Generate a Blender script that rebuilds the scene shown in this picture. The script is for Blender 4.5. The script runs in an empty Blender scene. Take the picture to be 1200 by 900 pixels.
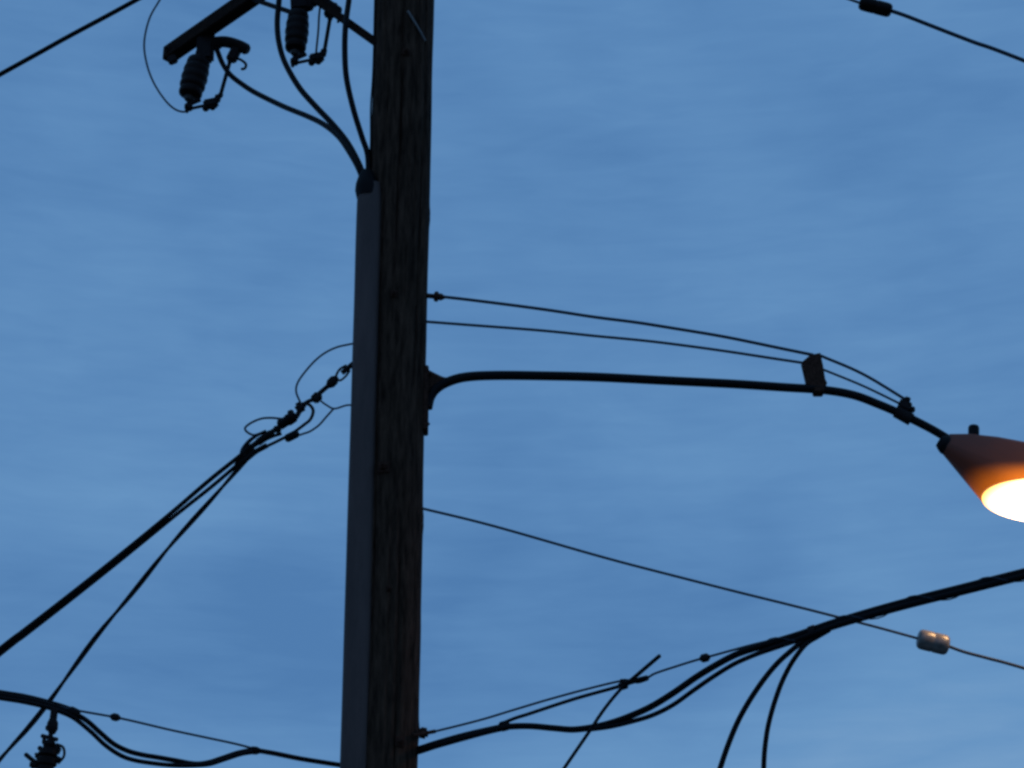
import bpy, bmesh, math, random
from mathutils import Vector, Matrix, noise
random.seed(4)
R_ = math.radians
S = bpy.context.scene
C = S.collection

# ---------------------------------------------------------------- camera
F = 2300.0                      # focal length in photo pixels (photo is 1200 wide)
PITCH = R_(25.4)
CAM = Vector((0, -12.0, 1.6))
cd = bpy.data.cameras.new('camera')
cam = bpy.data.objects.new('camera', cd); C.objects.link(cam); S.camera = cam
cam.location = CAM; cam.rotation_euler = (math.pi/2 + PITCH, 0, 0)
cd.sensor_width = 36; cd.lens = F/1200*36; cd.clip_end = 3000
FW = Vector((0, math.cos(PITCH), math.sin(PITCH)))
UP = Vector((0, -math.sin(PITCH), math.cos(PITCH)))

def ray(px, py):
    return (FW + Vector((1, 0, 0))*((px-600)/F) + UP*((450-py)/F))
def P(px, py, Y=0.0):
    """where the sight line through a photo point meets the vertical plane y = Y"""
    d = ray(px, py); return CAM + d*((Y-CAM.y)/d.y)
def PZ(px, py, z):
    d = ray(px, py); return CAM + d*((z-CAM.z)/d.z)
def mpp(v):
    """metres per photo pixel at the distance of point v"""
    return (v-CAM).dot(FW)/F

# ---------------------------------------------------------------- materials
def mat(name, col, rough=0.6, metal=0.0, var=0.25, scale=8.0, bump=0.15, stretch=(1, 1, 1), col2=None, spec=0.5):
    m = bpy.data.materials.new(name); m.use_nodes = True
    nt = m.node_tree; N = nt.nodes; L = nt.links
    b = N['Principled BSDF']
    b.inputs['Roughness'].default_value = rough; b.inputs['Metallic'].default_value = metal
    b.inputs['Specular IOR Level'].default_value = spec
    tc = N.new('ShaderNodeTexCoord'); mp = N.new('ShaderNodeMapping')
    mp.inputs['Scale'].default_value = stretch
    n = N.new('ShaderNodeTexNoise'); n.inputs['Scale'].default_value = scale
    n.inputs['Detail'].default_value = 6; n.inputs['Roughness'].default_value = 0.65
    L.new(tc.outputs['Object'], mp.inputs['Vector']); L.new(mp.outputs['Vector'], n.inputs['Vector'])
    r = N.new('ShaderNodeValToRGB')
    c2 = col2 or tuple(c*(1+var) for c in col)
    c1 = tuple(c*(1-var) for c in col)
    r.color_ramp.elements[0].position = 0.3; r.color_ramp.elements[1].position = 0.7
    r.color_ramp.elements[0].color = (*c1, 1); r.color_ramp.elements[1].color = (*c2, 1)
    L.new(n.outputs['Fac'], r.inputs['Fac']); L.new(r.outputs['Color'], b.inputs['Base Color'])
    mr = N.new('ShaderNodeMapRange'); mr.inputs['To Min'].default_value = max(0.05, rough-0.12); mr.inputs['To Max'].default_value = min(1, rough+0.15)
    L.new(n.outputs['Fac'], mr.inputs['Value']); L.new(mr.outputs['Result'], b.inputs['Roughness'])
    if bump:
        bp = N.new('ShaderNodeBump'); bp.inputs['Strength'].default_value = bump; bp.inputs['Distance'].default_value = 0.01
        L.new(n.outputs['Fac'], bp.inputs['Height']); L.new(bp.outputs['Normal'], b.inputs['Normal'])
    return m

M_wood = mat('creosoted_wood', (0.026, 0.015, 0.010), 0.95, 0, 0.65, 30, 1.0, (1, 1, 0.14), (0.092, 0.053, 0.036), 0.08)
M_arm = mat('crossarm_wood', (0.024, 0.012, 0.008), 0.95, 0, 0.5, 20, 0.5, (0.15, 1, 1), spec=0.08)
M_guard = mat('painted_cable_guard', (0.098, 0.066, 0.060), 0.6, 0, 0.3, 7, 0.2, (1, 1, 0.16), spec=0.2)
M_rubber = mat('black_cable_jacket', (0.006, 0.005, 0.006), 0.6, 0, 0.3, 30, 0.1, spec=0.10)
M_strand = mat('weathered_steel_strand', (0.045, 0.060, 0.082), 0.7, 0, 0.3, 60, 0.2, spec=0.05)
M_steel = mat('dull_galvanised_steel', (0.020, 0.014, 0.014), 0.7, 0.1, 0.4, 25, 0.25, spec=0.12)
M_pipe = mat('dark_painted_pipe', (0.008, 0.007, 0.008), 0.6, 0, 0.3, 14, 0.1, spec=0.12)
M_rust = mat('rusty_iron', (0.055, 0.026, 0.018), 0.9, 0, 0.5, 40, 0.4, spec=0.1)
M_porc = mat('brown_glazed_porcelain', (0.010, 0.005, 0.004), 0.5, 0, 0.3, 12, 0.02, spec=.12)
M_white = mat('tan_glazed_insulator', (0.15, 0.14, 0.13), 0.30, 0, 0.35, 18, 0.03, spec=.8)
M_cap = mat('zinc_end_cap', (0.07, 0.065, 0.065), 0.5, .2, 0.2, 18, 0.03)
M_hood = mat('lamp_housing_paint', (0.10, 0.075, 0.065), 0.6, 0, 0.2, 20, 0.05, spec=0.3)
M_ground = mat('dry_verge_ground', (0.07, 0.065, 0.045), 0.95, 0, 0.4, 0.6, 0.4)
M_asphalt = mat('asphalt', (0.05, 0.05, 0.052), 0.9, 0, 0.25, 9, 0.3)
M_conc = mat('concrete', (0.26, 0.25, 0.23), 0.9, 0, 0.18, 4, 0.2)

# ---------------------------------------------------------------- object helpers
def link(name, bm, m, parent=None, smooth=True, ang=40):
    me = bpy.data.meshes.new(name); 
    bmesh.ops.recalc_face_normals(bm, faces=bm.faces)
    if smooth:
        for f in bm.faces: f.smooth = True
        for e in bm.edges:
            if len(e.link_faces) == 2 and e.calc_face_angle(0) > R_(ang): e.smooth = False
    bm.to_mesh(me); bm.free()
    me.materials.append(m)
    o = bpy.data.objects.new(name, me); C.objects.link(o)
    if parent:
        o.parent = parent; o.matrix_parent_inverse = Matrix.Translation(-parent.location)
    return o
def tag(o, label, cat, group=None):
    o['label'] = label; o['category'] = cat
    if group: o['group'] = group
    return o
def thing(name, loc, label, cat, group=None):
    o = bpy.data.objects.new(name, None); C.objects.link(o); o.location = loc; o.empty_display_size = .1
    return tag(o, label, cat, group)

def smoothpath(pts, sub=8):
    if len(pts) < 3:
        a, b = pts; n = 6
        return [a.lerp(b, i/n) for i in range(n+1)]
    q = [pts[0]*2-pts[1]] + list(pts) + [pts[-1]*2-pts[-2]]
    out = []
    for i in range(1, len(q)-2):
        p0, p1, p2, p3 = q[i-1:i+3]
        for k in range(sub):
            t = k/sub
            out.append(0.5*((2*p1) + (p2-p0)*t + (2*p0-5*p1+4*p2-p3)*t*t + (3*p1-p0-3*p2+p3)*t**3))
    out.append(pts[-1].copy())
    return out

def sweep(bm, path, rad, seg=10, cap=True, roundcap=False):
    """a round tube along world points; rad: a number or a list"""
    n = len(path)
    if not isinstance(rad, (list, tuple)): rad = [rad]*n
    path = [Vector(p) for p in path]
    if roundcap:
        t0 = (path[0]-path[1]).normalized(); t1 = (path[-1]-path[-2]).normalized()
        path = [path[0]+t0*rad[0]*.5] + path + [path[-1]+t1*rad[-1]*.5]
        rad = [rad[0]*.55] + list(rad) + [rad[-1]*.55]; n += 2
    T = []
    for i in range(n):
        a = path[max(0, i-1)]; b = path[min(n-1, i+1)]
        T.append((b-a).normalized())
    nrm = T[0].orthogonal().normalized(); rings = []
    for i in range(n):
        nrm = (nrm - T[i]*nrm.dot(T[i])).normalized(); bn = T[i].cross(nrm)
        rings.append([bm.verts.new(path[i] + (nrm*math.cos(a)+bn*math.sin(a))*rad[i]) for a in [2*math.pi*k/seg for k in range(seg)]])
    for i in range(n-1):
        for k in range(seg):
            bm.faces.new((rings[i][k], rings[i][(k+1) % seg], rings[i+1][(k+1) % seg], rings[i+1][k]))
    if cap:
        bm.faces.new(rings[0][::-1]); bm.faces.new(rings[-1])
    return bm

def resample(path, step):
    out = [path[0].copy()]; acc = 0
    for a, b in zip(path, path[1:]):
        L = (b-a).length; d = step-acc
        while d < L:
            out.append(a.lerp(b, d/L)); d += step
        acc = (acc+L) % step if L else acc
    out.append(path[-1].copy()); return out

def wobble(path, amp, freq=1.3, seed=0):
    return [p + Vector((noise.noise(p*freq+Vector((seed, 0, 0))), noise.noise(p*freq+Vector((0, seed+9, 0))), noise.noise(p*freq+Vector((0, 5, seed)))))*amp for p in path]

def tube_px(bm, pts, wpx, seg=10, amp=0.003, seed=0, roundcap=False, ref=None):
    """pts: (px, py, Y) stations along a cable; wpx: its thickness in photo pixels at the middle station"""
    w = [P(*p) for p in pts]
    mid = w[len(w)//2] if ref is None else P(*ref)
    r = wpx/2*mpp(mid)
    path = wobble(smoothpath(w, 10), amp, 1.6, seed)
    sweep(bm, path, r, seg, roundcap=roundcap)
    return path, r

def helix(bm, path, R, pitch, r, seg=5, phase=0.0):
    path = resample(path, pitch/12)
    n = len(path); nrm = (path[1]-path[0]).orthogonal().normalized(); out = []; s = 0
    for i in range(n):
        t = (path[min(n-1, i+1)]-path[max(0, i-1)]).normalized()
        nrm = (nrm-t*nrm.dot(t)).normalized(); b = t.cross(nrm)
        if i: s += (path[i]-path[i-1]).length
        a = 2*math.pi*s/pitch+phase
        out.append(path[i]+(nrm*math.cos(a)+b*math.sin(a))*R)
    sweep(bm, out, r, seg)

def box(bm, c, size, rot=None, bev=0.0):
    r = bmesh.ops.create_cube(bm, size=1.0)
    vs = r['verts']
    M = Matrix.Translation(c) @ (rot.to_4x4() if rot is not None else Matrix()) @ Matrix.Diagonal((*size, 1))
    bmesh.ops.transform(bm, matrix=M, verts=vs)
    if bev:
        es = list({e for v in vs for e in v.link_edges})
        bmesh.ops.bevel(bm, geom=es, offset=bev, segments=2, affect='EDGES')
def frame(zaxis, xhint=Vector((1, 0, 0))):
    z = zaxis.normalized(); x = (xhint - z*xhint.dot(z))
    x = x.normalized() if x.length > 1e-5 else z.orthogonal().normalized()
    y = z.cross(x); return Matrix((x, y, z)).transposed()
def lathe(bm, a, b, prof, seg=20):
    """revolve prof [(t, radius)] about the line a -> b, t in 0..1"""
    path = [a.lerp(b, t) for t, _ in prof]; M = frame(b-a); rings = []
    for p, (_, r) in zip(path, prof):
        rings.append([bm.verts.new(p + M @ Vector((math.cos(q)*r, math.sin(q)*r, 0))) for q in [2*math.pi*k/seg for k in range(seg)]])
    for i in range(len(rings)-1):
        for k in range(seg):
            bm.faces.new((rings[i][k], rings[i][(k+1) % seg], rings[i+1][(k+1) % seg], rings[i+1][k]))
    bm.faces.new(rings[0][::-1]); bm.faces.new(rings[-1])
def bolt(bm, c, d, r, L):
    """hex head on a square washer, pointing along d"""
    d = d.normalized(); M = frame(d, Vector((0, 0, 1)))
    box(bm, c+d*L*.12, (r*3.4, r*3.4, L*.24), M, r*.15)
    bm2 = bmesh.ops.create_cone(bm, cap_ends=True, segments=6, radius1=r, radius2=r, depth=L*.6)
    bmesh.ops.transform(bm, matrix=Matrix.Translation(c+d*L*.55) @ M.to_4x4(), verts=bm2['verts'])
    bm3 = bmesh.ops.create_cone(bm, cap_ends=True, segments=10, radius1=r*.5, radius2=r*.45, depth=L*.6)
    bmesh.ops.transform(bm, matrix=Matrix.Translation(c+d*L*1.05) @ M.to_4x4(), verts=bm3['verts'])

def prism(bm, pix, Y, th):
    f = [bm.verts.new(P(x, y, Y)+Vector((0, -th/2, 0))) for x, y in pix]; b = [bm.verts.new(v.co+Vector((0, th, 0))) for v in f]
    bm.faces.new(f); bm.faces.new(b[::-1]); n = len(f)
    for i in range(n): bm.faces.new((f[i], f[(i+1) % n], b[(i+1) % n], b[i]))

# ---------------------------------------------------------------- ground (below the picture)
def sheet(name, x0, x1, y0, y1, z, m, th=None):
    bm = bmesh.new()
    if th: box(bm, Vector(((x0+x1)/2, (y0+y1)/2, z-th/2)), (x1-x0, y1-y0, th), None, 0.01)
    else:
        v = [bm.verts.new(p) for p in ((x0, y0, z), (x1, y0, z), (x1, y1, z), (x0, y1, z))]; bm.faces.new(v)
    o = link(name, bm, m, None, False); o['kind'] = 'structure'; return o
sheet('ground', -1500, 1500, -1500, 1500, 0, M_ground)
sheet('road', -400, 400, 1.4, 10.4, 0.006, M_asphalt)
sheet('pavement', -400, 400, -2.2, 1.2, 0.12, M_conc, 0.12)
sheet('kerb', -400, 400, 1.2, 1.4, 0.14, M_conc, 0.14)

# ---------------------------------------------------------------- utility pole
top = P(509, 0); bot = P(489, 900)
def axis_fit():
    # right silhouette 509@row 0 and 489@row 900, width 69 px at row 0
    rt = 34.5*mpp(P(474, 0)); xt = P(474.5, 0).x
    rb = P(489, 900).x - xt
    return xt, rt, rb
XP, RT, RB = axis_fit()
ZT = P(474, 0).z; ZB = P(450, 900).z
PT = 11.9                                            # pole top, above the frame
def prad(z): return RT + (RB-RT)*(z-ZT)/(ZB-ZT)
pole = thing('utility_pole', (XP, 0, 0.12), 'tall dark creosoted wooden utility pole with a grey cable guard down its left side', 'utility pole')
bm = bmesh.new()
SEG, RINGS = 120, 560
cracks = [(random.uniform(0, 2*math.pi), random.uniform(2, 11), random.uniform(.4, 2.2), random.uniform(.004, .013)) for _ in range(120)]
cracks += [(4.25, 6.9, 1.9, .03), (5.1, 5.2, 1.5, .03), (4.7, 9.0, 1.6, .028), (5.5, 8.2, 1.2, .026)]
knots = [(random.uniform(3.6, 6.0), random.uniform(4, 10.5), random.uniform(.02, .045)) for _ in range(16)] + [(6.2, 6.3, .05), (.02, 8.6, .045), (6.25, 4.9, .04)]
rings = []
for i in range(RINGS+1):
    z = 0.06 + (PT-0.06)*i/RINGS; r0 = prad(z); ring = []
    for k in range(SEG):
        a = 2*math.pi*k/SEG
        v = Vector((math.cos(a), math.sin(a), 0))
        d = 0.006*noise.noise(Vector((v.x*1.3, v.y*1.3, z*.8))) + .004*noise.noise(Vector((v.x*6, v.y*6, z*.9+7)))
        d += .0022*noise.noise(Vector((v.x*28, v.y*28, z*2.2)))
        for ca, cz, cl, dep in cracks:
            if abs(z-cz) < cl:
                da = (a-ca-.05*math.sin(z*1.7+ca)+math.pi) % (2*math.pi)-math.pi
                if abs(da) < .055: d -= dep*(1-abs(da)/.055)*(1-(abs(z-cz)/cl)**2)
        for ka, kz, kr_ in knots:
            q2 = (((a-ka+math.pi) % (2*math.pi)-math.pi)*r0/kr_)**2 + ((z-kz)/(kr_*1.6))**2
            if q2 < 4: d += .010*math.exp(-q2*1.5) - .012*math.exp(-q2*9)
        ring.append(bm.verts.new((XP+v.x*(r0+d), v.y*(r0+d), z)))
    rings.append(ring)
for i in range(RINGS):
    for k in range(SEG):
        bm.faces.new((rings[i][k], rings[i][(k+1) % SEG], rings[i+1][(k+1) % SEG], rings[i+1][k]))
tc = bm.verts.new((XP, 0, PT+.04))
for k in range(SEG): bm.faces.new((rings[-1][k], rings[-1][(k+1) % SEG], tc))
shaft = link('shaft', bm, M_wood, pole, True, 60)

# cable guard: rounded U channel, flanges against the pole
def guard_sec(w, d, n=28, p=3.4):
    out = []
    for k in range(n):
        a = 2*math.pi*k/n; c, s = math.cos(a), math.sin(a)
        out.append((abs(c)**(2/p)*math.copysign(w/2, c), abs(s)**(2/p)*math.copysign(d/2, s)))
    return out
GY = -0.12
zg0, zg1 = 0.13, P(432, 219, GY).z
def gx(z):
    # centre line of the guard
    t = (z-P(400, 900, GY).z)/(P(432, 215, GY).z-P(400, 900, GY).z)
    return P(415.5, 900, GY).x + (P(434, 215, GY).x-P(415.5, 900, GY).x)*t
gw = 34*mpp(P(414, 900, GY))
bm = bmesh.new(); rings = []
for i in range(61):
    z = zg0+(zg1-zg0)*i/60; sc = 1.0 + .03*noise.noise(Vector((0, 0, z*1.5)))
    if i == 60: sc *= .9
    rings.append([bm.verts.new((gx(z)+x*sc, GY+y*sc, z)) for x, y in guard_sec(gw, .185)])
for i in range(60):
    n = len(rings[0])
    for k in range(n): bm.faces.new((rings[i][k], rings[i][(k+1) % n], rings[i+1][(k+1) % n], rings[i+1][k]))
bm.faces.new(rings[-1]); bm.faces.new(rings[0][::-1])
guard = link('cable_guard', bm, M_guard, pole, True, 50)
guard['label'] = 'grey blue metal cable guard strapped along the pole'
# straps round pole and guard
for zz in (P(450, 1180).z, P(450, 1600).z):
    bm = bmesh.new()
    pts = []
    for k in range(49):
        a = 2*math.pi*k/48; r = prad(zz)+.012
        c = Vector((XP+math.cos(a)*r, math.sin(a)*r, zz))
        if c.x < XP-prad(zz)*.55 and c.y < .03: c += Vector((-.09, -.03, 0))
        pts.append(c)
    sweep(bm, pts, .008, 6); link('strap', bm, M_steel, pole)
# cable entry collar on the guard's top
bm = bmesh.new()
a = P(430, 232, GY-.03); b = P(430, 202, GY+.0)
lathe(bm, a, b, [(0, .072), (.3, .084), (.5, .080), (.8, .062), (1, .045)])
link('entry_collar', bm, M_rubber, pole)
# through bolts with plates facing the viewer
for (px, py, s) in ((450, 548, .024), (462, 345, .014), (476, 62, .016), (468, 868, .018), (456, 690, .010)):
    bm = bmesh.new(); c = P(px, py, -prad(6)*.97); bolt(bm, Vector((c.x, -math.sqrt(max(.001, prad(c.z)**2-(c.x-XP)**2)), c.z)), Vector((c.x-XP, -prad(6), 0)), s, s*2.2)
    link('bolt', bm, M_rust, pole)
# bright scar / metal strap near the top of the picture
bm = bmesh.new()
pts = []
for t in (0, .25, .5, .75, 1):
    c = P(478+20*t, 17+28*t, -.18); dx = c.x-XP; pts.append(Vector((c.x, -math.sqrt(prad(c.z)**2-min(dx*dx, prad(c.z)**2*.97))-.006, c.z)))
sweep(bm, smoothpath(pts, 4), .009, 6)
o = link('tie_strap', bm, mat('bare_zinc', (0.16, 0.15, 0.15), .6, .2), pole); o['label'] = 'short pale metal strap on the pole face'
# earth wire stapled down the pole's left edge
bm = bmesh.new()
pts = []
for i in range(14):
    z = P(440, 205).z + (PT-.3-P(440, 205).z)*i/13
    pts.append(Vector((XP-(prad(z)+.006)*math.cos(.28), -(prad(z)+.006)*math.sin(.28), z)))
sweep(bm, wobble(smoothpath(pts, 4), .008, 3), .007, 6); link('earth_wire', bm, M_rubber, pole)

# crossarm: horizontal beam; find its height so that it passes in front of the pole axis
best = None
for i in range(400):
    z = 10.3+i*.01
    A = PZ(198, 64, z); B = PZ(286, 3, z); u = (B-A).normalized()
    w = Vector((XP, 0, z))-A; s = w.dot(u); off = (A+u*s)-Vector((XP, 0, z))
    err = abs(off.length-(prad(z)+.06)) + (1 if off.y > 0 else 0)
    if best is None or err < best[0]: best = (err, z, A, u, s, off)
_, ZA, AA, AU, AS, AOFF = best
print('crossarm z', round(ZA, 2), 'err', round(best[0], 3), 'dir', AU, 'len to pole', round(AS, 2))
def onarm(px, row=None):
    """the point of the crossarm's axis that stands at photo column px"""
    lo, hi = -1.0, 6.0
    for _ in range(50):
        m = (lo+hi)/2; v = AA+AU*m; d = v-CAM; x = 600+F*d.x/d.dot(FW)
        if x < px: lo = m
        else: hi = m
    return AA+AU*lo
AM = Matrix((AU, Vector((-AU.y, AU.x, 0)), Vector((0, 0, 1)))).transposed()
bm = bmesh.new()
L = AS*2+.1
hgt = .135; wid = .105
box(bm, AA+AU*(L/2-.02), (L, wid, hgt), AM, .008)
carm = link('crossarm', bm, M_arm, pole, True, 30)
carm['label'] = 'dark timber crossarm ending at the upper left'
for s in (.06, AS*.45, AS, L-.1):
    bm = bmesh.new(); bolt(bm, AA+AU*s+AM@Vector((0, -wid/2, 0)), AM@Vector((0, -1, 0)), .014, .03)
    o = link('bolt', bm, M_steel, carm); o.matrix_parent_inverse = Matrix.Translation(-pole.location); o.parent = carm
    o.matrix_parent_inverse = carm.matrix_basis.inverted() @ Matrix()
# braces
a = onarm(352)-Vector((0, 0, hgt/2+.0)); b = P(440, 50, -prad(8)*.35)
def bar(bm, a, b, w, t, hint=Vector((0, 0, 1))):
    M = frame(b-a, hint); box(bm, (a+b)/2, (w, t, (b-a).length), M, t*.2)
bm = bmesh.new(); bar(bm, P(362, -6, a.y*.8), b+Vector((.03, 0, -.02)), .062, .05)
br = link('brace', bm, M_arm, pole, True, 30); br['label'] = 'slanting brace from crossarm to pole'
bm = bmesh.new(); pa = onarm(296)+Vector((0, 0, -.03)); bar(bm, P(290, -3, pa.y), P(352, 18, onarm(350).y), .036, .03)
br = link('brace', bm, M_steel, pole, True, 30); br['label'] = 'thin steel link between the crossarm hangers'

# ---------------------------------------------------------------- fused cutouts under the crossarm
G_cut = 'fused cutouts hanging from the crossarm'
def cutout(cx, cy, Y, tilt, label, hoodpts, blob, hook, tube, thin=None, brk=None, iw=26, ih=45):
    k = mpp(P(cx, cy, Y))
    q = lambda x, y, dy=0: P(x, y, Y+dy)
    t = thing('fused_cutout', q(cx, cy-ih/2), label, 'fused cutout', G_cut)
    bm = bmesh.new(); r = iw/2*k
    a = q(cx+tilt, cy-ih/2); b = q(cx-tilt, cy+ih/2)
    prof = [(0, r*.55), (.03, r*.75)]
    n = 5
    for i in range(n):
        e = .84+.16*math.sin(math.pi*(i+.5)/n)
        f0 = .04+.92*i/n; d = .92/n
        prof += [(f0+.10*d, r*.945*e), (f0+.45*d, r*1.0*e), (f0+.75*d, r*1.0*e), (f0+.95*d, r*.945*e)]
    prof += [(.97, r*.7), (1, r*.45)]
    lathe(bm, a, b, prof, 24); link('insulator', bm, M_porc, t)
    bm = bmesh.new(); 
    for (x0, y0, x1, y1, w) in brk: bar(bm, q(x0, y0), q(x1, y1), w*k, w*k*.7)
    link('mounting_bracket', bm, M_steel, t)
    bm = bmesh.new()   # cream end cap of the insulator then the lower eye
    lathe(bm, q(cx-tilt, cy+ih/2-1), q(cx-tilt-1, cy+ih/2+4), [(0, r*.35), (.5, r*.42), (1, r*.3)]); link('end_cap', bm, M_cap, t)
    bx, by = cx-tilt-1, cy+ih/2+12
    bm = bmesh.new()
    box(bm, q(bx, by), (9*k, 9*k, 8*k), None, k*1.5); bar(bm, q(bx, by-7), q(bx, by), 4*k, 4*k)
    bar(bm, q(bx+2, by-4), q(bx+14, by-9), 5*k, 4*k); bar(bm, q(bx+1, by+2), q(bx+20, by-2), 3*k, 4*k)
    box(bm, q(bx-2, by+5), (4*k, 4*k, 4*k), None, k)
    link('lower_terminal', bm, M_steel, t)
    bm = bmesh.new(); hx, hy = bx+26, by-4
    box(bm, q(hx, hy), (17*k, 10*k, 11*k), Matrix.Rotation(-R_(14), 3, 'Y'), 2*k)
    box(bm, q(hx-6, hy+5), (7*k, 8*k, 7*k), None, 1.5*k)
    lathe(bm, q(hx+2, hy+4, -.03), q(hx+2, hy+4, .03), [(0, 4*k), (1, 4*k)], 12)
    bar(bm, q(hx+7, hy-2), q(hx+9, hy-10), 7*k, 6*k)
    link('hinge', bm, M_steel, t)
    bm = bmesh.new(); lathe(bm, q(*tube[0]), q(*tube[1]), [(0, 3.0*k), (.06, 3.2*k), (.08, 2.4*k), (.92, 2.4*k), (.94, 3.2*k), (1, 3.0*k)], 12)
    link('fuse_tube', bm, M_pipe, t)
    if hoodpts:
        bm = bmesh.new(); sweep(bm, smoothpath([q(*p) for p in hoodpts], 6), [k*6.8]*((len(hoodpts)-1)*6)+[k*5.0], 10)
        box(bm, q(*blob), (12*k, 10*k, 20*k), Matrix.Rotation(R_(20), 3, 'Y'), 2*k)
        sweep(bm, smoothpath([q(*p) for p in hook], 6), 1.7*k, 8, roundcap=True)
        link('contact_hood', bm, M_steel, t)
    if thin:
        bm = bmesh.new(); sweep(bm, smoothpath([q(*p) for p in thin]), 1.3*k, 7); link('latch_rod', bm, M_steel, t)
    return t
Y1 = onarm(236).y; Y2 = onarm(349).y
cutout(228, 91, Y1, 6, 'fused cutout hanging at the far left tip of the crossarm, ribbed dark insulator', [(248, 50), (264, 49), (279, 53), (291, 59)], (274, 64), [(275, 68), (282, 70), (288, 75), (287, 80), (283, 81)],
       ((258, 113), (270, 70)), iw=31, brk=[(242, 30, 240, 72, 20), (244, 50, 260, 52, 12), (200, 66, 204, 74, 11), (236, 60, 234, 70, 12)])
cutout(348, 37, Y2, 2, 'fused cutout hanging nearer the pole, behind the middle black cable', [(372, -4), (380, 2), (390, 10), (398, 15)], (388, 12), [(392, 16), (398, 20), (396, 26)],
       ((380, 61), (387, 20)), thin=[(376, 0), (374, 18), (373, 36), (371, 56), (370, 68)], brk=[(350, -30, 352, 14, 22), (346, 2, 372, 2, 12), (352, -8, 362, 12, 14)], iw=28, ih=46)

# ---------------------------------------------------------------- cables from the cutouts into the guard
G_riser = 'black riser cables entering the top of the cable guard'
yg = GY+.02
def cable(name, pts, w, label, cat='cable', group=None, m=None, **kw):
    bm = bmesh.new(); path, r = tube_px(bm, pts, w, **kw)
    o = link(name, bm, m or M_rubber); tag(o, label, cat, group); return o, path, r
cable('riser_cable', [(246, 44, Y1), (254, 58, Y1), (261, 75, Y1), (270, 88, Y1*.95), (284, 99, Y1*.9), (300, 109, Y1*.8), (330, 124, Y1*.6), (360, 136, Y1*.4), (380, 146, Y1*.25), (396, 159, Y1*.12), (408, 176, .0), (419, 195, yg), (426, 212, yg)], 6.5,
      'black cable sweeping from the far left cutout into the guard, lowest of three', group=G_riser, seed=1)
cable('riser_cable', [(331, -60, Y2), (329, -30, Y2), (327, 0, Y2*.95), (325, 26, Y2*.9), (327, 50, Y2*.8), (334, 74, Y2*.7), (350, 102, Y2*.5), (370, 125, Y2*.35), (390, 146, Y2*.2), (408, 168, 0), (421, 192, yg), (428, 212, yg)], 7,
      'black cable curving past the nearer cutout into the guard, middle of three', group=G_riser, seed=2)
cable('riser_cable', [(416, -60, Y2*.4), (412, -30, Y2*.3), (409, 0, Y2*.2), (405, 30, -.02), (404, 60, -.05), (406, 92, -.08), (414, 128, -.09), (424, 160, -.09), (431, 182, -.09), (432, 212, -.08)], 7,
      'black cable dropping steeply beside the pole into the guard, closest to the pole', group=G_riser, seed=3)
cable('jumper_wire', [(215, -50, Y1), (200, -22, Y1), (187, 0, Y1), (175, 22, Y1), (169, 50, Y1), (172, 75, Y1), (180, 97, Y1), (193, 117, Y1), (205, 128, Y1), (216, 131, Y1), (222, 127, Y1)], 2.4,
      'thin bowed jumper wire looping down to the far left cutout', 'wire', m=M_strand, seed=4)
cable('overhead_conductor', [(-900, 560, -1.0), (-400, 304, -1.1), (0, 87, -1.2), (80, 43, -1.2), (160, 0, -1.2), (300, -78, -1.0), (420, -150, -.5), (474, -190, -.2)], 5.5,
      'dark conductor crossing the top left corner of the sky', 'conductor', m=M_rubber, seed=5)

# ---------------------------------------------------------------- street lamp
AY = -0.02
ax0 = P(502, 445, AY)
lamp = thing('street_lamp', (XP+prad(6), 0, P(502, 480, AY).z), 'lit orange street lamp on a long dark arm fixed to the pole', 'street lamp')
bm = bmesh.new()
apts = [(501, 478), (504, 466), (511, 456), (524, 448), (545, 442), (580, 440), (640, 440.5), (700, 442), (780, 446), (860, 450), (920, 454), (965, 457), (1000, 463), (1030, 474), (1060, 487), (1090, 502), (1114, 516)]
LY = lambda x: AY - .0*x
path = smoothpath([P(x, y, AY) for x, y in apts], 8)
k = mpp(P(800, 447, AY)); n = len(path)
sweep(bm, path, [k*(5.9-1.1*i/n) for i in range(n)], 16); link('arm', bm, M_pipe, lamp)
bm = bmesh.new()
sweep(bm, smoothpath([P(497, 436, AY), (P(508, 441, AY)), P(520, 446, AY), P(534, 446, AY)], 6), 4.2*k, 12)
sweep(bm, smoothpath([P(498, 452, AY), P(508, 450, AY), P(520, 449, AY)], 4), 3.4*k, 12)
prism(bm, [(499, 433), (507, 437), (518, 443), (516, 451), (508, 458), (503, 472), (499, 474)], AY, .035)
link('arm_brace', bm, M_rust, lamp)
bm = bmesh.new()
zt, zb = P(502, 432, AY).z, P(500, 507, AY).z; xx = XP+prad((zt+zb)/2)
box(bm, Vector((xx+.004, AY, (zt+zb)/2)), (.035, .12, zt-zb), Matrix.Rotation(-.004, 3, 'Y'), .006)
for z in (zt-.05, zb+.05):
    bolt(bm, Vector((xx+.02, AY-.03, z)), Vector((1, 0, 0)), .012, .012)
link('mounting_plate', bm, M_rust, lamp)
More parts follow.
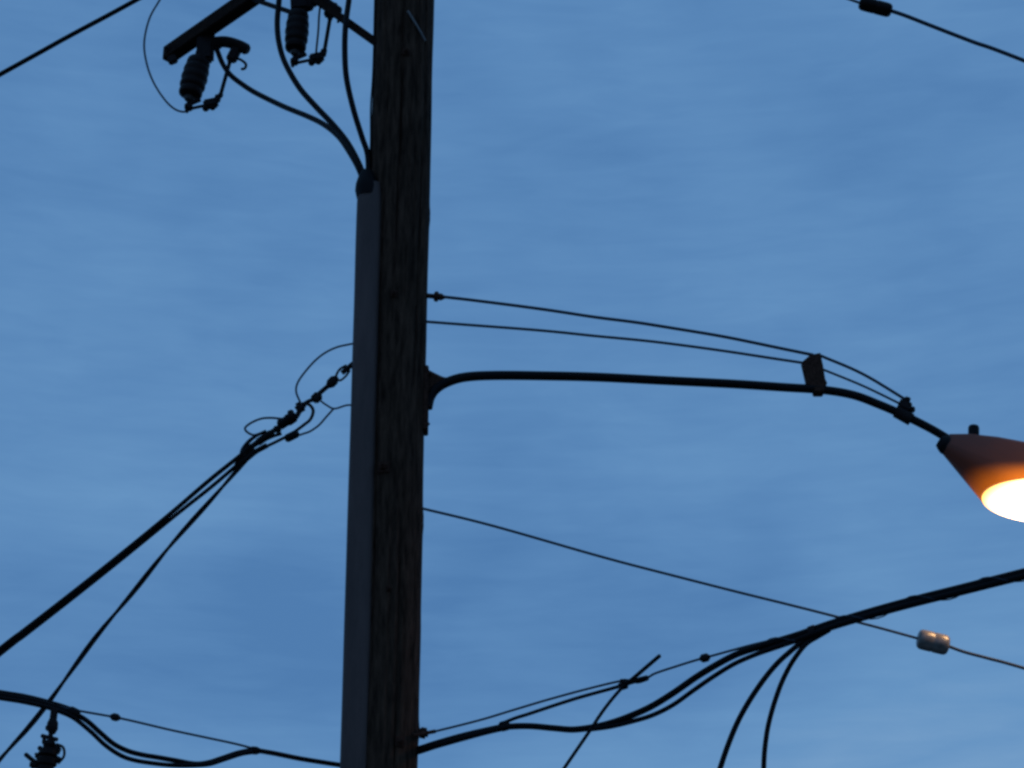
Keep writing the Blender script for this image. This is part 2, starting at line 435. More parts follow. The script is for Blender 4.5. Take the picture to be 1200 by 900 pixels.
# stand-off bracket: tapered plate and clamp
bm = bmesh.new()
prism(bm, [(939, 426), (949, 417.5), (961, 415), (964, 430), (966, 446), (969, 450), (966, 459), (957, 460), (954, 455), (945, 452)], AY, .05)
bmesh.ops.bevel(bm, geom=bm.edges[:], offset=.003, segments=2, affect='EDGES')
box(bm, P(959, 459, AY), (12*k, .09, 7*k), None, .006)
link('standoff_bracket', bm, M_rust, lamp, True, 30)
bm = bmesh.new()
sweep(bm, [P(1050, 482, AY), P(1068, 492, AY)], 7.5*k, 14)
box(bm, P(1060, 476, AY), (15*k, .07, 11*k), Matrix.Rotation(R_(27), 3, 'Y'), .008)
box(bm, P(1063, 469, AY), (7*k, .05, 6*k), Matrix.Rotation(R_(20), 3, 'Y'), .006); box(bm, P(1069, 480, AY), (6*k, .04, 6*k), None, .006)
link('stay_clamp', bm, M_steel, lamp, True, 30)
for lab, pts, w in (('upper stay wire', [(512, 347), (560, 352.5), (640, 363), (700, 372), (760, 380), (850, 395), (953, 416)], 4.0), ('upper stay wire beyond the bracket', [(962, 417), (1010, 438), (1062, 469)], 3.8),
               ('lower stay wire', [(500, 377), (560, 381.5), (640, 388), (700, 394), (780, 402), (860, 413), (940, 425)], 3.5), ('lower stay wire beyond the bracket', [(962, 432), (1010, 452), (1054, 473)], 3.0)):
    bm = bmesh.new(); p = smoothpath([P(x, y, AY) for x, y in pts], 8); sweep(bm, wobble(p, .003, 2), w/2*k, 8); o = link('stay_wire', bm, M_strand, lamp); o['label'] = lab
bm = bmesh.new()
a = P(494, 346, AY); b = P(522, 348.5, AY)
lathe(bm, a, b, [(0, 3*k), (.5, 3*k), (.55, 6*k), (.68, 6.4*k), (.72, 4*k), (.82, 4.4*k), (1, 1.5*k)], 12); link('eye_bolt', bm, M_rust, lamp)
# luminaire: neck, lofted hood, round drop bowl
LX, LYc = 1229, AY
cen = P(LX, 586, AY); kr = mpp(cen); RX = 78*kr; RYr = 66*kr
tiltL = R_(6)
up = Vector((math.sin(tiltL), 0, math.cos(tiltL))); ux = Vector((math.cos(tiltL), 0, -math.sin(tiltL)))
uy = Vector((0, 1, 0))
def rimpt(a, s=1.0, h=0.0): return cen + ux*(RX*s*math.cos(a)) + uy*(RYr*s*math.sin(a)) + up*h
neck_c = P(1108, 521, AY); nax = (P(1130, 534, AY)-P(1105, 519, AY)).normalized()
nM = frame(nax, uy)
# hood: for every angle round the rim one line runs up to the crest, blended from a neck ring
bm = bmesh.new(); NA = 72; HN = 16
crest = [P(1112, 510, AY), P(1134, 511, AY), P(1165, 516, AY), P(1200, 524, AY), P(1240, 534, AY), P(1280, 553, AY)]
hull_pts = [rimpt(2*math.pi*i/NA) for i in range(NA)] + [rimpt(2*math.pi*i/NA, 1.0, .02) for i in range(NA)]
for i in range(24):
    a = 2*math.pi*i/24; hull_pts.append(neck_c + nM@Vector((math.cos(a), math.sin(a), 0))*10.5*kr)
for c, w, dr in ((crest[0], 9, 4), (crest[1], 16, 7), (crest[2], 26, 12), (crest[3], 36, 18), (crest[4], 40, 22), (crest[5], 34, 22)):
    for j in range(-8, 9):
        f = j/8; hull_pts.append(c + uy*(w*kr*math.sin(f*math.pi/2)) - up*(dr*kr*(1-math.cos(f*math.pi/2))))
for p in hull_pts: bm.verts.new(p)
r = bmesh.ops.convex_hull(bm, input=bm.verts[:])
bmesh.ops.delete(bm, geom=[g for g in r['geom_interior'] if isinstance(g, bmesh.types.BMVert)], context='VERTS')
bmesh.ops.remove_doubles(bm, verts=bm.verts[:], dist=.0005)
bm.normal_update()
low = [f for f in bm.faces if (f.normal.dot(up) < -.985 and all(abs((v.co-cen).dot(up)) < .003 for v in f.verts))]
bmesh.ops.delete(bm, geom=low, context='FACES')
# hood shell: lamp glow painted in, amber translucency fading upward from the rim
m = bpy.data.materials.new('painted_glow_shell'); m.use_nodes = True; nt = m.node_tree; N = nt.nodes; Lk = nt.links
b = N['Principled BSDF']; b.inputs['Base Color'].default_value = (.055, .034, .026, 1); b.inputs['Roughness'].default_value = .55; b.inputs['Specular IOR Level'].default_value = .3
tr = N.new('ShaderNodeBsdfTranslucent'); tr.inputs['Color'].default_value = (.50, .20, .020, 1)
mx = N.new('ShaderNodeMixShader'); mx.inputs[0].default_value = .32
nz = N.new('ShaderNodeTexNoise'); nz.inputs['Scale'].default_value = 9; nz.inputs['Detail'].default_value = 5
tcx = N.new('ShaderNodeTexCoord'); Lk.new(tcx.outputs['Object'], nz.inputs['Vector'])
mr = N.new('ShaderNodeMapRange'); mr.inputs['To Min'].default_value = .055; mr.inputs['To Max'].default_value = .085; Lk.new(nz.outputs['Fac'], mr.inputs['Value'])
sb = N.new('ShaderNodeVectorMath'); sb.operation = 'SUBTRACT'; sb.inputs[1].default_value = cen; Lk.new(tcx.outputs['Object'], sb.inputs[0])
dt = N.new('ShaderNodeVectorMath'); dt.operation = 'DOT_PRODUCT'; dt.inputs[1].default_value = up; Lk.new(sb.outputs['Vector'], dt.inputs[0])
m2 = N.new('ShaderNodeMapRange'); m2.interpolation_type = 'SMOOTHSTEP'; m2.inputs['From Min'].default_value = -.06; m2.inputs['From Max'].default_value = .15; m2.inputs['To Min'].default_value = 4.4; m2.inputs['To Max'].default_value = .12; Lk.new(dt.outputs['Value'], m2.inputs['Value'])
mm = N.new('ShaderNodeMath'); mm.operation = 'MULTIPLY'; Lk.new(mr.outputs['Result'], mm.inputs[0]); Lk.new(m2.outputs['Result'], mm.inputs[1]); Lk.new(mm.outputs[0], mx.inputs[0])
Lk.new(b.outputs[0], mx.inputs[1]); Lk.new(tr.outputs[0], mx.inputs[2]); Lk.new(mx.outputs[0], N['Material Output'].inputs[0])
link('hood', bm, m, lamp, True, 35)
bm = bmesh.new()   # collar where the arm enters
lathe(bm, neck_c-nax*9*kr, neck_c+nax*6*kr, [(0, 7*kr), (.25, 9.5*kr), (.6, 12*kr), (1, 11.5*kr)], 20); link('collar', bm, M_pipe, lamp)
bm = bmesh.new()   # photocell
pc = P(1141, 513, AY); lathe(bm, pc, pc+up*16*kr, [(0, 8*kr), (.12, 8*kr), (.14, 6.6*kr), (.8, 6.6*kr), (.95, 5.6*kr), (1, 3*kr)], 20); link('photocell', bm, M_pipe, lamp)
bm = bmesh.new()   # drop bowl
rings = []
HB = 12; dep = 11*kr
for i in range(HB+1):
    t = i/HB*math.pi/2
    rings.append([bm.verts.new(rimpt(2*math.pi*j/64, .985*math.cos(t) if i < HB else .02, -.004-dep*math.sin(t))) for j in range(64)])
for i in range(HB):
    for j in range(64): bm.faces.new((rings[i][j], rings[i][(j+1) % 64], rings[i+1][(j+1) % 64], rings[i+1][j]))
bm.faces.new(rings[-1])
me = bpy.data.materials.new('lit_bowl'); me.use_nodes = True; nt = me.node_tree; N = nt.nodes
for x in list(N): N.remove(x)
em = N.new('ShaderNodeEmission'); om = N.new('ShaderNodeOutputMaterial'); g = N.new('ShaderNodeNewGeometry'); sb = N.new('ShaderNodeVectorMath'); sb.operation = 'DISTANCE'; sb.inputs[1].default_value = cen; nt.links.new(g.outputs['Position'], sb.inputs[0])
q = N.new('ShaderNodeMapRange'); q.inputs['From Min'].default_value = RX*.55; q.inputs['From Max'].default_value = RX*.99; nt.links.new(sb.outputs['Value'], q.inputs['Value'])
cr = N.new('ShaderNodeValToRGB'); nt.links.new(q.outputs['Result'], cr.inputs['Fac'])
cr.color_ramp.elements[0].color = (1, .58, .27, 1); cr.color_ramp.elements[1].color = (.10, .040, .008, 1); ee = cr.color_ramp.elements.new(.75); ee.color = (.26, .125, .042, 1)
cr.color_ramp.elements[0].position = .0; nt.links.new(cr.outputs[0], em.inputs['Color']); em.inputs['Strength'].default_value = 26.0
nt.links.new(em.outputs[0], om.inputs[0])
bowl = link('bowl', bm, me, lamp); bowl['label'] = 'glowing warm white drop bowl'
ld = bpy.data.lights.new('lamp_light', 'POINT'); ld.energy = 4; ld.color = (1, .52, .2); ld.shadow_soft_size = .05
lo = bpy.data.objects.new('lamp_light', ld); C.objects.link(lo); lo.location = cen + up*.045 + ux*(-.06); lo.parent = lamp; lo.matrix_parent_inverse = Matrix.Translation(-lamp.location)

# ---------------------------------------------------------------- guy wires with strain insulators
def strain(t, p0, p1, wpx, m1, lab, Y):
    a, b = P(*p0, Y), P(*p1, Y); k = mpp(a); bm = bmesh.new(); r = wpx/2*k
    lathe(bm, a, b, [(0, r*.55), (.03, r*.80), (.10, r*.97), (.2, r), (.46, r), (.49, r*.95), (.51, r*.95), (.54, r), (.8, r), (.9, r*.97), (.97, r*.80), (1, r*.55)], 24)
    o = link('strain_insulator', bm, m1, t); o['label'] = lab
t = thing('span_wire', P(499, 597), 'thin span wire sloping right from mid pole through a lamp lit insulator', 'span wire')
Yi = .35
bm = bmesh.new(); p = smoothpath([P(x, y, Y) for x, y, Y in ((494, 595.5, -.02), (560, 612, .02), (640, 634, .08), (740, 662, .14), (850, 690, .2), (950, 715, .26), (1020, 733, .31), (1060, 744, Yi), (1078, 749, Yi))], 8)
sweep(bm, wobble(p, .003, 1.5), 3.4/2*mpp(P(900, 700)), 8); link('strand', bm, M_strand, t)
strain(t, (1075, 748), (1112, 757), 24, M_white, 'pale glazed strain insulator with its top lit by the lamp', Yi)
bm = bmesh.new(); p = smoothpath([P(x, y, Y) for x, y, Y in ((1108, 756, Yi), (1130, 764, Yi), (1160, 772, Yi), (1200, 783, .42), (1400, 842, .5), (2000, 1030, .8))], 8)
sweep(bm, p, 4/2*mpp(P(900, 700)), 8); link('strand', bm, M_strand, t)
for s, (a, b) in enumerate((((1066, 746), (1078, 743)), ((1066, 746), (1076, 754)), ((1120, 760), (1109, 753)), ((1120, 760), (1108, 762)))):
    pass
t = thing('span_wire', P(1045, 13, -1.0), 'thin span wire with a dark insulator in the top right corner', 'span wire')
bm = bmesh.new(); p = smoothpath([P(x, y, -1) for x, y in ((700, -118), (850, -58), (960, -14), (1012, 5))], 8)
sweep(bm, p, 3/2*mpp(P(900, 100)), 8); link('strand', bm, M_strand, t)
strain(t, (1007, 3), (1045, 13), 17, M_porc, 'dark brown strain insulator', -1.0)
bm = bmesh.new(); p = smoothpath([P(x, y, -1) for x, y in ((1042, 12), (1060, 18), (1092, 30.5), (1140, 49), (1200, 71), (1500, 190), (2100, 440))], 8)
sweep(bm, p, 4.4/2*mpp(P(900, 100)), 8); link('strand', bm, M_strand, t)

# ---------------------------------------------------------------- service drop, left
G_sd = 'service drop cables leading down to the left'
ys = -.12
bm = bmesh.new()
pts = [(296, 524, ys), (284, 535.5, ys), (0, 763, -.45), (-200, 923, -.68), (-700, 1325, -1.3)]
c_ = [P(*p) for p in pts]; sag = [c_[1].lerp(c_[2], i/12)-Vector((0, 0, .02*math.sin(math.pi*i/12))) for i in range(13)]
pth = smoothpath([c_[0]]+sag+[c_[2]+(c_[2]-c_[1])*t for t in (.5, 1.2, 2.2)], 10); k = mpp(P(200, 600))

for sg, rr in ((-1, 2.7), (1, 2.4)):
    n_ = len(pth); pp = [p+Vector((.58, 0, -.8))*(sg*k*(1.9+1.3*math.exp(-((i-26)/14)**2)))+Vector((0, sg*.01, 0)) for i, p in enumerate(pth)]
    sweep(bm, wobble(pp, .004, 1.1, sg*3), rr*k, 10)
o = link('service_cable', bm, M_rubber); tag(o, 'thick doubled service cable running straight down to the left edge', 'cable', G_sd)
bm = bmesh.new()
pts = [(298, 526, ys), (289, 538, ys), (270, 560, ys), (249, 584, ys-.03), (200, 639, ys-.05), (156, 694, ys-.1), (116, 742, -.3), (88, 780, -.35), (60, 819, -.4), (33, 853, -.45), (0, 890, -.5), (-120, 1030, -.8), (-400, 1400, -1.5)]
pth = smoothpath([P(*p) for p in pts], 10); 
for j in range(2): helix(bm, pth, 1.2*k, 1.1, 2.0*k, 8, j*math.pi)
o = link('service_cable', bm, M_rubber); tag(o, 'thinner service cable falling steeply to the bottom left corner', 'cable', G_sd)
# dead end hardware
t = thing('dead_end_clamp', P(408, 431, ys), 'jumbled dead end clamp and connectors holding the service cables to the pole', 'clamp')
Q = lambda x, y, d=0: P(x, y, ys+d)
bm = bmesh.new()
sweep(bm, [Q(414, 426), Q(401, 437)], 3.2*k, 8); sweep(bm, smoothpath([Q(406, 428), Q(398, 433), Q(394, 441), Q(398, 446), Q(405, 441), Q(410, 434)], 5), 1.5*k, 6)
lathe(bm, Q(395, 442), Q(384, 453), [(0, 3*k), (.3, 6*k), (.7, 6*k), (1, 3*k)], 12); sweep(bm, [Q(386, 451), Q(366, 468)], 2.9*k, 8)
box(bm, Q(371, 466), (11*k, 9*k, 12*k), Matrix.Rotation(R_(40), 3, 'Y'), 2*k)
sweep(bm, smoothpath([Q(371, 468), Q(362, 470), Q(353, 476)], 4), 2.6*k, 8)
link('turnbuckle', bm, M_steel, t)
bm = bmesh.new()
box(bm, Q(352, 477), (12*k, 9*k, 13*k), Matrix.Rotation(R_(-35), 3, 'Y'), 3*k)
sweep(bm, smoothpath([Q(355, 474), Q(362, 474), Q(367, 481), Q(364, 491), Q(356, 498), Q(342, 508), Q(325, 517), Q(308, 525), Q(292, 531)], 6), 2.0*k, 8)
sweep(bm, smoothpath([Q(352, 480), Q(346, 490), Q(338, 494), Q(322, 504), Q(307, 514), Q(294, 524), Q(284, 535)], 6), 3.2*k, 8)
link('bail', bm, M_steel, t)
bm = bmesh.new()
lathe(bm, Q(347, 487), Q(326, 499), [(0, 4*k), (.1, 6.5*k), (.45, 7.2*k), (.55, 6*k), (.9, 6.4*k), (1, 3.5*k)], 14); link('connector', bm, M_rubber, t)
bm = bmesh.new()
lathe(bm, Q(350, 507, -.02), Q(334, 515, -.02), [(0, 3*k), (.15, 5*k), (.85, 5*k), (1, 3*k)], 14); link('connector', bm, M_rubber, t)
bm = bmesh.new()
box(bm, Q(325, 503), (9*k, 8*k, 8*k), Matrix.Rotation(R_(30), 3, 'Y'), 2*k); box(bm, Q(341, 484), (8*k, 8*k, 7*k), Matrix.Rotation(R_(20), 3, 'Y'), 2*k)
sweep(bm, smoothpath([Q(330, 508), Q(318, 512), Q(304, 519), Q(290, 529), Q(276, 545)], 6), 2.2*k, 8); sweep(bm, smoothpath([Q(312, 505), Q(300, 511), Q(290, 520), Q(285, 530)], 6), 2.0*k, 8)
lathe(bm, Q(320, 506), Q(300, 520), [(0, 3*k), (.15, 4.6*k), (.85, 4.6*k), (1, 3*k)], 14); sweep(bm, smoothpath([Q(313, 522), Q(300, 529), Q(290, 537), Q(279, 545)], 5), 3.4*k, 8); link('connector', bm, M_rubber, t)
def wire(pts, w, lab, group='thin loop wires around the dead end clamp'):
    bm = bmesh.new(); sweep(bm, wobble(smoothpath([Q(*p) for p in pts], 8), .002, 4), w/2*k, 7); o = link('loop_wire', bm, M_strand); tag(o, lab, 'wire', group)
wire([(418, 402), (408, 404), (395, 407), (382, 413), (370, 422), (358, 435), (349, 448), (347, 459), (352, 472)], 2.6, 'thin loop wire arching highest from the pole over the clamp')
wire([(416, 475), (406, 475), (392, 479), (383, 475), (376, 470)], 2.4, 'short thin wire from the pole dipping under the turnbuckle')
wire([(391, 479), (383, 488), (374, 498), (364, 505), (356, 508), (347, 511)], 2.6, 'thin wire slanting from the dip down to the lower connector')
wire([(330, 491), (318, 490), (306, 491), (294, 496), (287, 502), (290, 507), (297, 510), (305, 508)], 2.8, 'small thin wire loop sticking out left of the connectors')
wire([(305, 508), (294, 514), (286, 522), (282, 530), (283, 538)], 2.6, 'short thin wire hugging the left side of the splice')

# ---------------------------------------------------------------- communication cables, lower right
def Yr(x): return -.01 - .21*min(1, max(0, (x-492))/60) - 1.6*max(0, (x-492))/708
def rp(l, dy=0): return [(x, y, Yr(x)+dy) for x, y in l]
up_pts = [(460, 886), (490, 878), (510, 871.5), (540, 863), (570, 856), (592, 852), (620, 851), (650, 853.5), (672, 855), (696, 852), (718, 846.5), (740, 838.5), (764, 827.5), (790, 811.5), (816, 793.5), (840, 779), (862, 767.5), (884, 759.5), (905, 753.5), (937, 744), (975, 731), (1025, 716), (1075, 702.5), (1125, 690), (1200, 671), (1350, 634), (2000, 480)]
lo_pts = [(692, 855), (716, 851.5), (740, 845.5), (764, 838), (788, 826), (812, 809), (836, 792.5), (860, 778), (884, 767.5), (905, 760), (937, 749), (975, 735), (1025, 720), (1075, 706.5), (1125, 694), (1200, 675), (1350, 638), (2000, 484)]
t = thing('cable_bundle', P(490, 878, Yr(490)), 'heavy black cable bundle rising from the pole to the right edge', 'cable bundle')
k = mpp(P(800, 800, Yr(800)))
bm = bmesh.new(); pu = wobble(smoothpath([P(*p) for p in rp(up_pts)], 8), .004, 1.2); 
sweep(bm, pu, [k*(3.9 + 1.1*min(1, max(0, (i/8-16)/4))) for i in range(len(pu))], 12); o = link('cable', bm, M_rubber, t); o['label'] = 'upper cable of the bundle'
bm = bmesh.new(); pl = wobble(smoothpath([P(*p) for p in rp(lo_pts, -.02)], 8), .004, 1.2, 3); sweep(bm, pl, [k*(2.8+ 1.1*min(1, max(0, (i/8-8)/4))) for i in range(len(pl))], 12); o = link('cable', bm, M_rubber, t); o['label'] = 'lower cable of the bundle'
bm = bmesh.new(); pb = wobble(smoothpath([P(*p) for p in rp([(460, 889), (490, 881), (510, 874.5), (540, 866), (570, 858), (592, 853), (604, 851)], -.03)], 8), .003); sweep(bm, pb, 3.6*k, 10); link('cable', bm, M_rubber, t)
bm = bmesh.new()   # lashing wire wound round the bundle
pm = [p for p in pu if 0 < 1 and (600+F*(p-CAM).x/(p-CAM).dot(FW)) > 890]
pm = [p+Vector((0, -.01, -.012)) for p in pm]
helix(bm, pm, 7.2*k, .42, .7*k, 5); link('lashing_wire', bm, M_strand, t)
bm = bmesh.new()
c0 = P(949, 742, Yr(949)); c1 = P(956, 739.5, Yr(956)); lathe(bm, c0, c1, [(0, 7.8*k), (1, 7.8*k)], 16); link('cable_strap', bm, M_steel, t)
bm = bmesh.new()
c0 = P(586, 852, Yr(586)); c1 = P(596, 849.5, Yr(596)); lathe(bm, c0, c1, [(0, 5*k), (.2, 6.3*k), (.8, 6.3*k), (1, 5*k)], 16); link('cable_strap', bm, M_rubber, t)

t = thing('support_strand', P(499, 859, Yr(499)), 'thin steel strand above the bundle with a cable clamp beside the pole', 'support strand')
bm = bmesh.new(); sweep(bm, smoothpath([P(*p) for p in rp([(480, 864), (502, 859), (560, 844.5), (600, 832.5), (640, 820.5), (680, 809.5), (718, 800), (733, 797.5), (756, 795), (768, 789), (792, 781), (816, 773.5), (838, 767.5), (858, 762), (880, 756), (905, 750)], .01)], 6), 1.45*k, 7); link('strand', bm, M_strand, t)
bm = bmesh.new(); sweep(bm, smoothpath([P(*p) for p in rp([(588, 848), (604, 841.5), (620, 836.5), (650, 826.5), (680, 817), (718, 806.5), (738, 800.5), (757, 795)])], 6), 2.3*k, 8, roundcap=True); o = link('tie_strand', bm, M_rubber, t); o['label'] = 'black covered strand ending at the crossing clamp'
bm = bmesh.new(); c = P(496, 859, Yr(496)-.04); box(bm, c, (13*k, 11*k, 13*k), Matrix.Rotation(.2, 3, 'Y'), 3*k); bolt(bm, c+Vector((0, -5*k, 0)), Vector((0, -1, 0)), .014, .02); sweep(bm, [P(484, 862, -.15), P(510, 857, Yr(505))], 2.5*k, 8); link('pole_clamp', bm, M_rust, t)
bm = bmesh.new(); lathe(bm, P(820, 772.5, Yr(820)), P(832, 769.5, Yr(832)), [(0, 2*k), (.25, 5*k), (.75, 5*k), (1, 2*k)], 14); link('line_clamp', bm, M_steel, t)
bm = bmesh.new(); lathe(bm, P(745, 798.5, Yr(745)), P(760, 794, Yr(760)), [(0, 3*k), (.3, 3.8*k), (.9, 3.4*k), (1, 2*k)], 12); link('line_clamp', bm, M_rubber, t)

t = thing('tie_wire', P(731, 803, Yr(731)), 'diagonal wire crossing the bundle with its cut end pointing up right', 'tie wire')
bm = bmesh.new(); pth = smoothpath([P(x, y, Yr(731)-.07) for x, y in ((-300, 2600), (300, 1480), (600, 990), (662, 899), (688, 861), (706, 834), (720, 816), (732, 803), (742, 795), (756, 783), (773, 768.5))], 6)
sweep(bm, pth, [k*(2.1 if i < len(pth)*.68 else 2.5) for i in range(len(pth))], 8, roundcap=True); link('wire', bm, M_rubber, t)
bm = bmesh.new(); c = P(731, 802, Yr(731)-.03); box(bm, c, (13*k, 12*k, 11*k), Matrix.Rotation(-R_(20), 3, 'Y'), 3*k); bolt(bm, c+Vector((0, -6*k, 0)), Vector((0, -1, 0)), .014, .02); link('crossing_clamp', bm, M_steel, t)

G_dr = 'drop cables hanging from the bundle'
yd = Yr(945)
cable('drop_cable', [(966, 738, yd), (953, 744.5, yd), (942, 751, yd), (928, 762, yd), (910, 778.5, yd), (892, 801, yd), (874, 829, yd), (860, 857, yd), (845, 897, yd), (830, 950, yd), (800, 1150, yd), (790, 1500, yd)], 6.6, 'drop cable hanging from the bundle, bowing furthest left', group=G_dr, seed=11, amp=.005)
cable('drop_cable', [(972, 738, yd-.02), (958, 746, yd-.02), (945, 754, yd-.02), (934, 767, yd-.02), (924, 783, yd), (914, 805, yd), (904, 836, yd), (898, 864, yd), (895, 900, yd), (896, 960, yd), (905, 1150, yd), (910, 1500, yd)], 6.0, 'drop cable hanging from the bundle, the nearly upright right one', group=G_dr, seed=12, amp=.005)

# ---------------------------------------------------------------- communication cables, lower left
yl = lambda x: .05 - .30*min(1, max(0, 398-x)/80) - (398-x)/398*.55
def lp(l, d=0): return [(x, y, yl(x)+d) for x, y in l]
t = thing('cable_bundle', P(400, 896, yl(400)), 'black cable bundle left of the pole sagging and rising to the left edge', 'cable bundle')
k = mpp(P(200, 880, -.5))
bm = bmesh.new(); sweep(bm, wobble(smoothpath([P(*p) for p in lp([(-700, 700), (-200, 782), (0, 814), (25, 818), (52, 824), (75, 832), (90, 837.5), (103, 845.5), (117, 858), (133, 871.5), (150, 880), (167, 884.5), (185, 887.5), (205, 891), (228, 895), (244, 893.5), (260, 888.5), (280, 882), (298, 879.5), (320, 882.5), (350, 888.5), (380, 893.5), (405, 897.5), (425, 901)])], 8), .003, 1.2), 3.0*k, 10); link('cable', bm, M_rubber, t)
bm = bmesh.new(); sweep(bm, wobble(smoothpath([P(*p) for p in lp([(-700, 704), (-200, 786), (0, 818), (25, 822), (52, 828), (73, 835), (88, 842.5), (107, 858), (123, 873), (141, 885), (158, 891), (183, 895), (205, 897), (228, 897), (246, 895.5), (262, 890.5), (282, 884), (296, 881.5)], -.03)], 8), .003, 1.2, 5), 2.7*k, 10); link('cable', bm, M_rubber, t)
bm = bmesh.new(); sweep(bm, wobble(smoothpath([P(*p) for p in lp([(-700, 698), (-200, 779), (0, 811), (30, 816), (58, 823), (80, 830), (92, 836)], .03)], 8), .003, 1.2, 5), 2.7*k, 10); link('cable', bm, M_rubber, t)
bm = bmesh.new(); lathe(bm, P(80, 833, yl(84)), P(92, 839, yl(92)), [(0, 5.6*k), (.2, 7*k), (.8, 7*k), (1, 5.6*k)], 14); link('cable_strap', bm, M_rubber, t)
bm = bmesh.new(); lathe(bm, P(291, 879, yl(292)), P(305, 880, yl(305)), [(0, 3*k), (.3, 4.8*k), (.7, 4.8*k), (1, 3*k)], 14); link('cable_strap', bm, M_rubber, t)
t = thing('support_strand', P(298, 877, yl(298)), 'thin steel strand above the sagging cables left of the pole', 'support strand')
bm = bmesh.new(); sweep(bm, smoothpath([P(*p) for p in lp([(70, 828), (90, 832.5), (118, 837.5), (135, 840.5), (160, 846), (198, 855), (240, 864), (275, 871.5), (298, 877.5)])], 6), 1.4*k, 7); link('strand', bm, M_strand, t)
bm = bmesh.new(); lathe(bm, P(129, 839, yl(135)), P(141, 842, yl(141)), [(0, 2*k), (.3, 4.6*k), (.7, 4.6*k), (1, 2*k)], 12); link('line_clamp', bm, M_steel, t)
# hanging device
yh = yl(60)-.04; H = lambda x, y, d=0: P(x, y, yh+d)
t = thing('hanging_bracket', H(62, 835), 'dark lumpy clamp assembly hanging below the left cable bundle', 'bracket')
bm = bmesh.new()
bar(bm, H(64, 830), H(62, 846), 8*k, 6*k); lathe(bm, H(62, 842), H(61, 860), [(0, 4*k), (.3, 6.5*k), (.7, 6.5*k), (1, 3.5*k)], 12); box(bm, H(56, 853), (5*k, 5*k, 6*k), None, k)
link('upper_clamp', bm, M_steel, t)
bm = bmesh.new(); bar(bm, H(60, 856), H(58, 874), 5*k, 5*k); bar(bm, H(48, 862), H(68, 867), 4.5*k, 4*k); bar(bm, H(52, 864), H(51, 872), 4*k, 4*k)
link('link', bm, M_steel, t)
bm = bmesh.new()
lathe(bm, H(59, 868), H(52, 908), [(0, 5*k), (.12, 8*k), (.2, 7*k), (.28, 10.5*k), (.42, 11*k), (.47, 9*k), (.55, 12*k), (.7, 12*k), (.76, 9.5*k), (.9, 10*k), (1, 7*k)], 18)
box(bm, H(66, 879), (9*k, 10*k, 11*k), Matrix.Rotation(R_(18), 3, 'Y'), 2*k); box(bm, H(68, 890), (7*k, 9*k, 6*k), Matrix.Rotation(R_(-12), 3, 'Y'), 1.5*k)
box(bm, H(45, 886), (9*k, 9*k, 7*k), Matrix.Rotation(R_(35), 3, 'Y'), 2*k); box(bm, H(47, 877), (5*k, 6*k, 5*k), None, k)
sweep(bm, smoothpath([H(66, 872), H(74, 876), H(75, 886), H(68, 895)], 5), 1.6*k, 7)
link('insulator', bm, M_porc, t)
bm = bmesh.new(); sweep(bm, [H(30, 884), H(36, 889), H(46, 897)], 2.6*k, 8, roundcap=True); box(bm, H(40, 896), (10*k, 8*k, 9*k), None, 2*k); link('hook', bm, M_steel, t)
bm = bmesh.new(); sweep(bm, smoothpath([H(52, 900), H(48, 930), H(47, 1100), H(47, 1500)], 6), 3*k, 8); tag(link('drop_cable', bm, M_rubber), 'drop cable falling below the hanging clamp at bottom left', 'cable', G_dr)

# ---------------------------------------------------------------- sky and light
w = bpy.data.worlds.new('World'); S.world = w; w.use_nodes = True; nt = w.node_tree; N = nt.nodes; Lk = nt.links
for x in list(N): N.remove(x)
out = N.new('ShaderNodeOutputWorld')
sky = N.new('ShaderNodeTexSky'); sky.sky_type = 'NISHITA'; sky.sun_disc = False
sky.sun_elevation = R_(1.0); sky.sun_rotation = R_(200); sky.air_density = 1.2; sky.dust_density = .6; sky.ozone_density = 4
bg1 = N.new('ShaderNodeBackground'); bg1.inputs['Strength'].default_value = .12; Lk.new(sky.outputs[0], bg1.inputs['Color'])
tcn = N.new('ShaderNodeTexCoord')
def nzn(scale, stretch, rot, off, detail=5, rough=.55, dist=.4):
    mp = N.new('ShaderNodeMapping'); mp.inputs['Scale'].default_value = stretch; mp.inputs['Rotation'].default_value = rot; mp.inputs['Location'].default_value = off
    n = N.new('ShaderNodeTexNoise'); n.inputs['Scale'].default_value = scale; n.inputs['Detail'].default_value = detail; n.inputs['Roughness'].default_value = rough; n.inputs['Distortion'].default_value = dist
    Lk.new(tcn.outputs['Generated'], mp.inputs['Vector']); Lk.new(mp.outputs['Vector'], n.inputs['Vector']); return n
n1 = nzn(8.0, (1, 1, 1.6), (0, R_(12), 0), (2.3, .4, 1.1), 3, .45)
n2 = nzn(24.0, (.5, .6, 2.3), (0, R_(-14), 0), (0, 0, 3.0), 5, .6, .8)
def math_(op, a, b=None, v=None):
    n = N.new('ShaderNodeMath'); n.operation = op; Lk.new(a, n.inputs[0])
    if b is not None: Lk.new(b, n.inputs[1])
    if v is not None: n.inputs[1].default_value = v
    return n.outputs[0]
mixv = math_('ADD', math_('MULTIPLY', n1.outputs['Fac'], v=.34), math_('MULTIPLY', n2.outputs['Fac'], v=.16))
n3 = nzn(58.0, (.30, .5, 2.4), (0, R_(9), 0), (4, 0, 1.0), 3, .55, .5)
mixv = math_('ADD', math_('ADD', mixv, math_('MULTIPLY', n3.outputs['Fac'], v=.13)), v=.175)
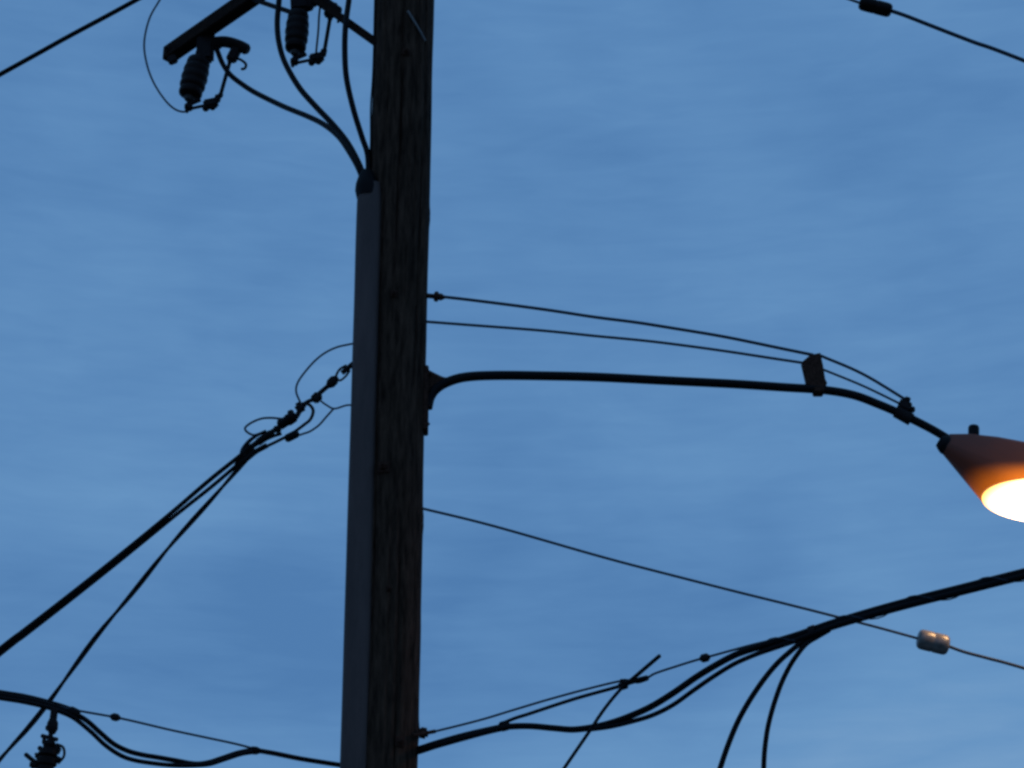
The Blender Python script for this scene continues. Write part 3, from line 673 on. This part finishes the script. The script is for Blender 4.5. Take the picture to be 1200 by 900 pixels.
def bank(px, py, a, b, rot, amt):
    # a broad cloud bank centred on one direction of the sky
    global mixv
    mp = N.new('ShaderNodeMapping'); mp.vector_type = 'POINT'
    d = ray(px, py).normalized()
    sb = N.new('ShaderNodeVectorMath'); sb.operation = 'SUBTRACT'; sb.inputs[1].default_value = d; Lk.new(tcn.outputs['Generated'], sb.inputs[0])
    mp.inputs['Rotation'].default_value = (0, rot, 0); mp.inputs['Scale'].default_value = (1/a, .5/a, 1/b)
    Lk.new(sb.outputs['Vector'], mp.inputs['Vector'])
    ln = N.new('ShaderNodeVectorMath'); ln.operation = 'LENGTH'; Lk.new(mp.outputs['Vector'], ln.inputs[0])
    q = N.new('ShaderNodeMapRange'); q.interpolation_type = 'SMOOTHERSTEP'; q.inputs['To Min'].default_value = amt; q.inputs['To Max'].default_value = 0; Lk.new(ln.outputs['Value'], q.inputs['Value'])
    mixv = math_('ADD', mixv, q.outputs[0])
bank(520, 740, .30, .10, R_(6), -.11); bank(1180, 930, .30, .16, 0, .22); bank(950, 560, .16, .07, R_(-10), .06)
bank(100, 570, .24, .05, R_(12), .09); bank(480, 900, .3, .05, 0, .09); bank(80, 800, .12, .05, R_(10), -.03); bank(760, 250, .3, .12, 0, -.03)
rp_ = N.new('ShaderNodeValToRGB'); e = rp_.color_ramp.elements
e[0].position = .34; e[0].color = (.084, .215, .455, 1)
e[1].position = .62; e[1].color = (.140, .310, .570, 1)
mid = e.new(.47); mid.color = (.108, .257, .510, 1); lt = e.new(.80); lt.color = (.200, .375, .62, 1)
Lk.new(mixv, rp_.inputs['Fac'])
bg2 = N.new('ShaderNodeBackground'); bg2.inputs['Strength'].default_value = 1.0; Lk.new(rp_.outputs[0], bg2.inputs['Color'])
ms = N.new('ShaderNodeMixShader'); ms.inputs[0].default_value = .93
Lk.new(bg1.outputs[0], ms.inputs[1]); Lk.new(bg2.outputs[0], ms.inputs[2]); Lk.new(ms.outputs[0], out.inputs[0])
sd = bpy.data.lights.new('sun', 'SUN'); sd.energy = .03; sd.angle = R_(12); sd.color = (1, .86, .74)
so = bpy.data.objects.new('sun', sd); C.objects.link(so); so.rotation_euler = (R_(89), 0, R_(-20)); so.location = (0, 0, 20)

S.view_settings.view_transform = 'Standard'; S.view_settings.look = 'None'; S.view_settings.gamma = 1; S.view_settings.exposure = 0
S.view_settings.use_curve_mapping = False
S.render.engine = 'CYCLES'
S.cycles.filter_width = 2.9
S.cycles.max_bounces = 6
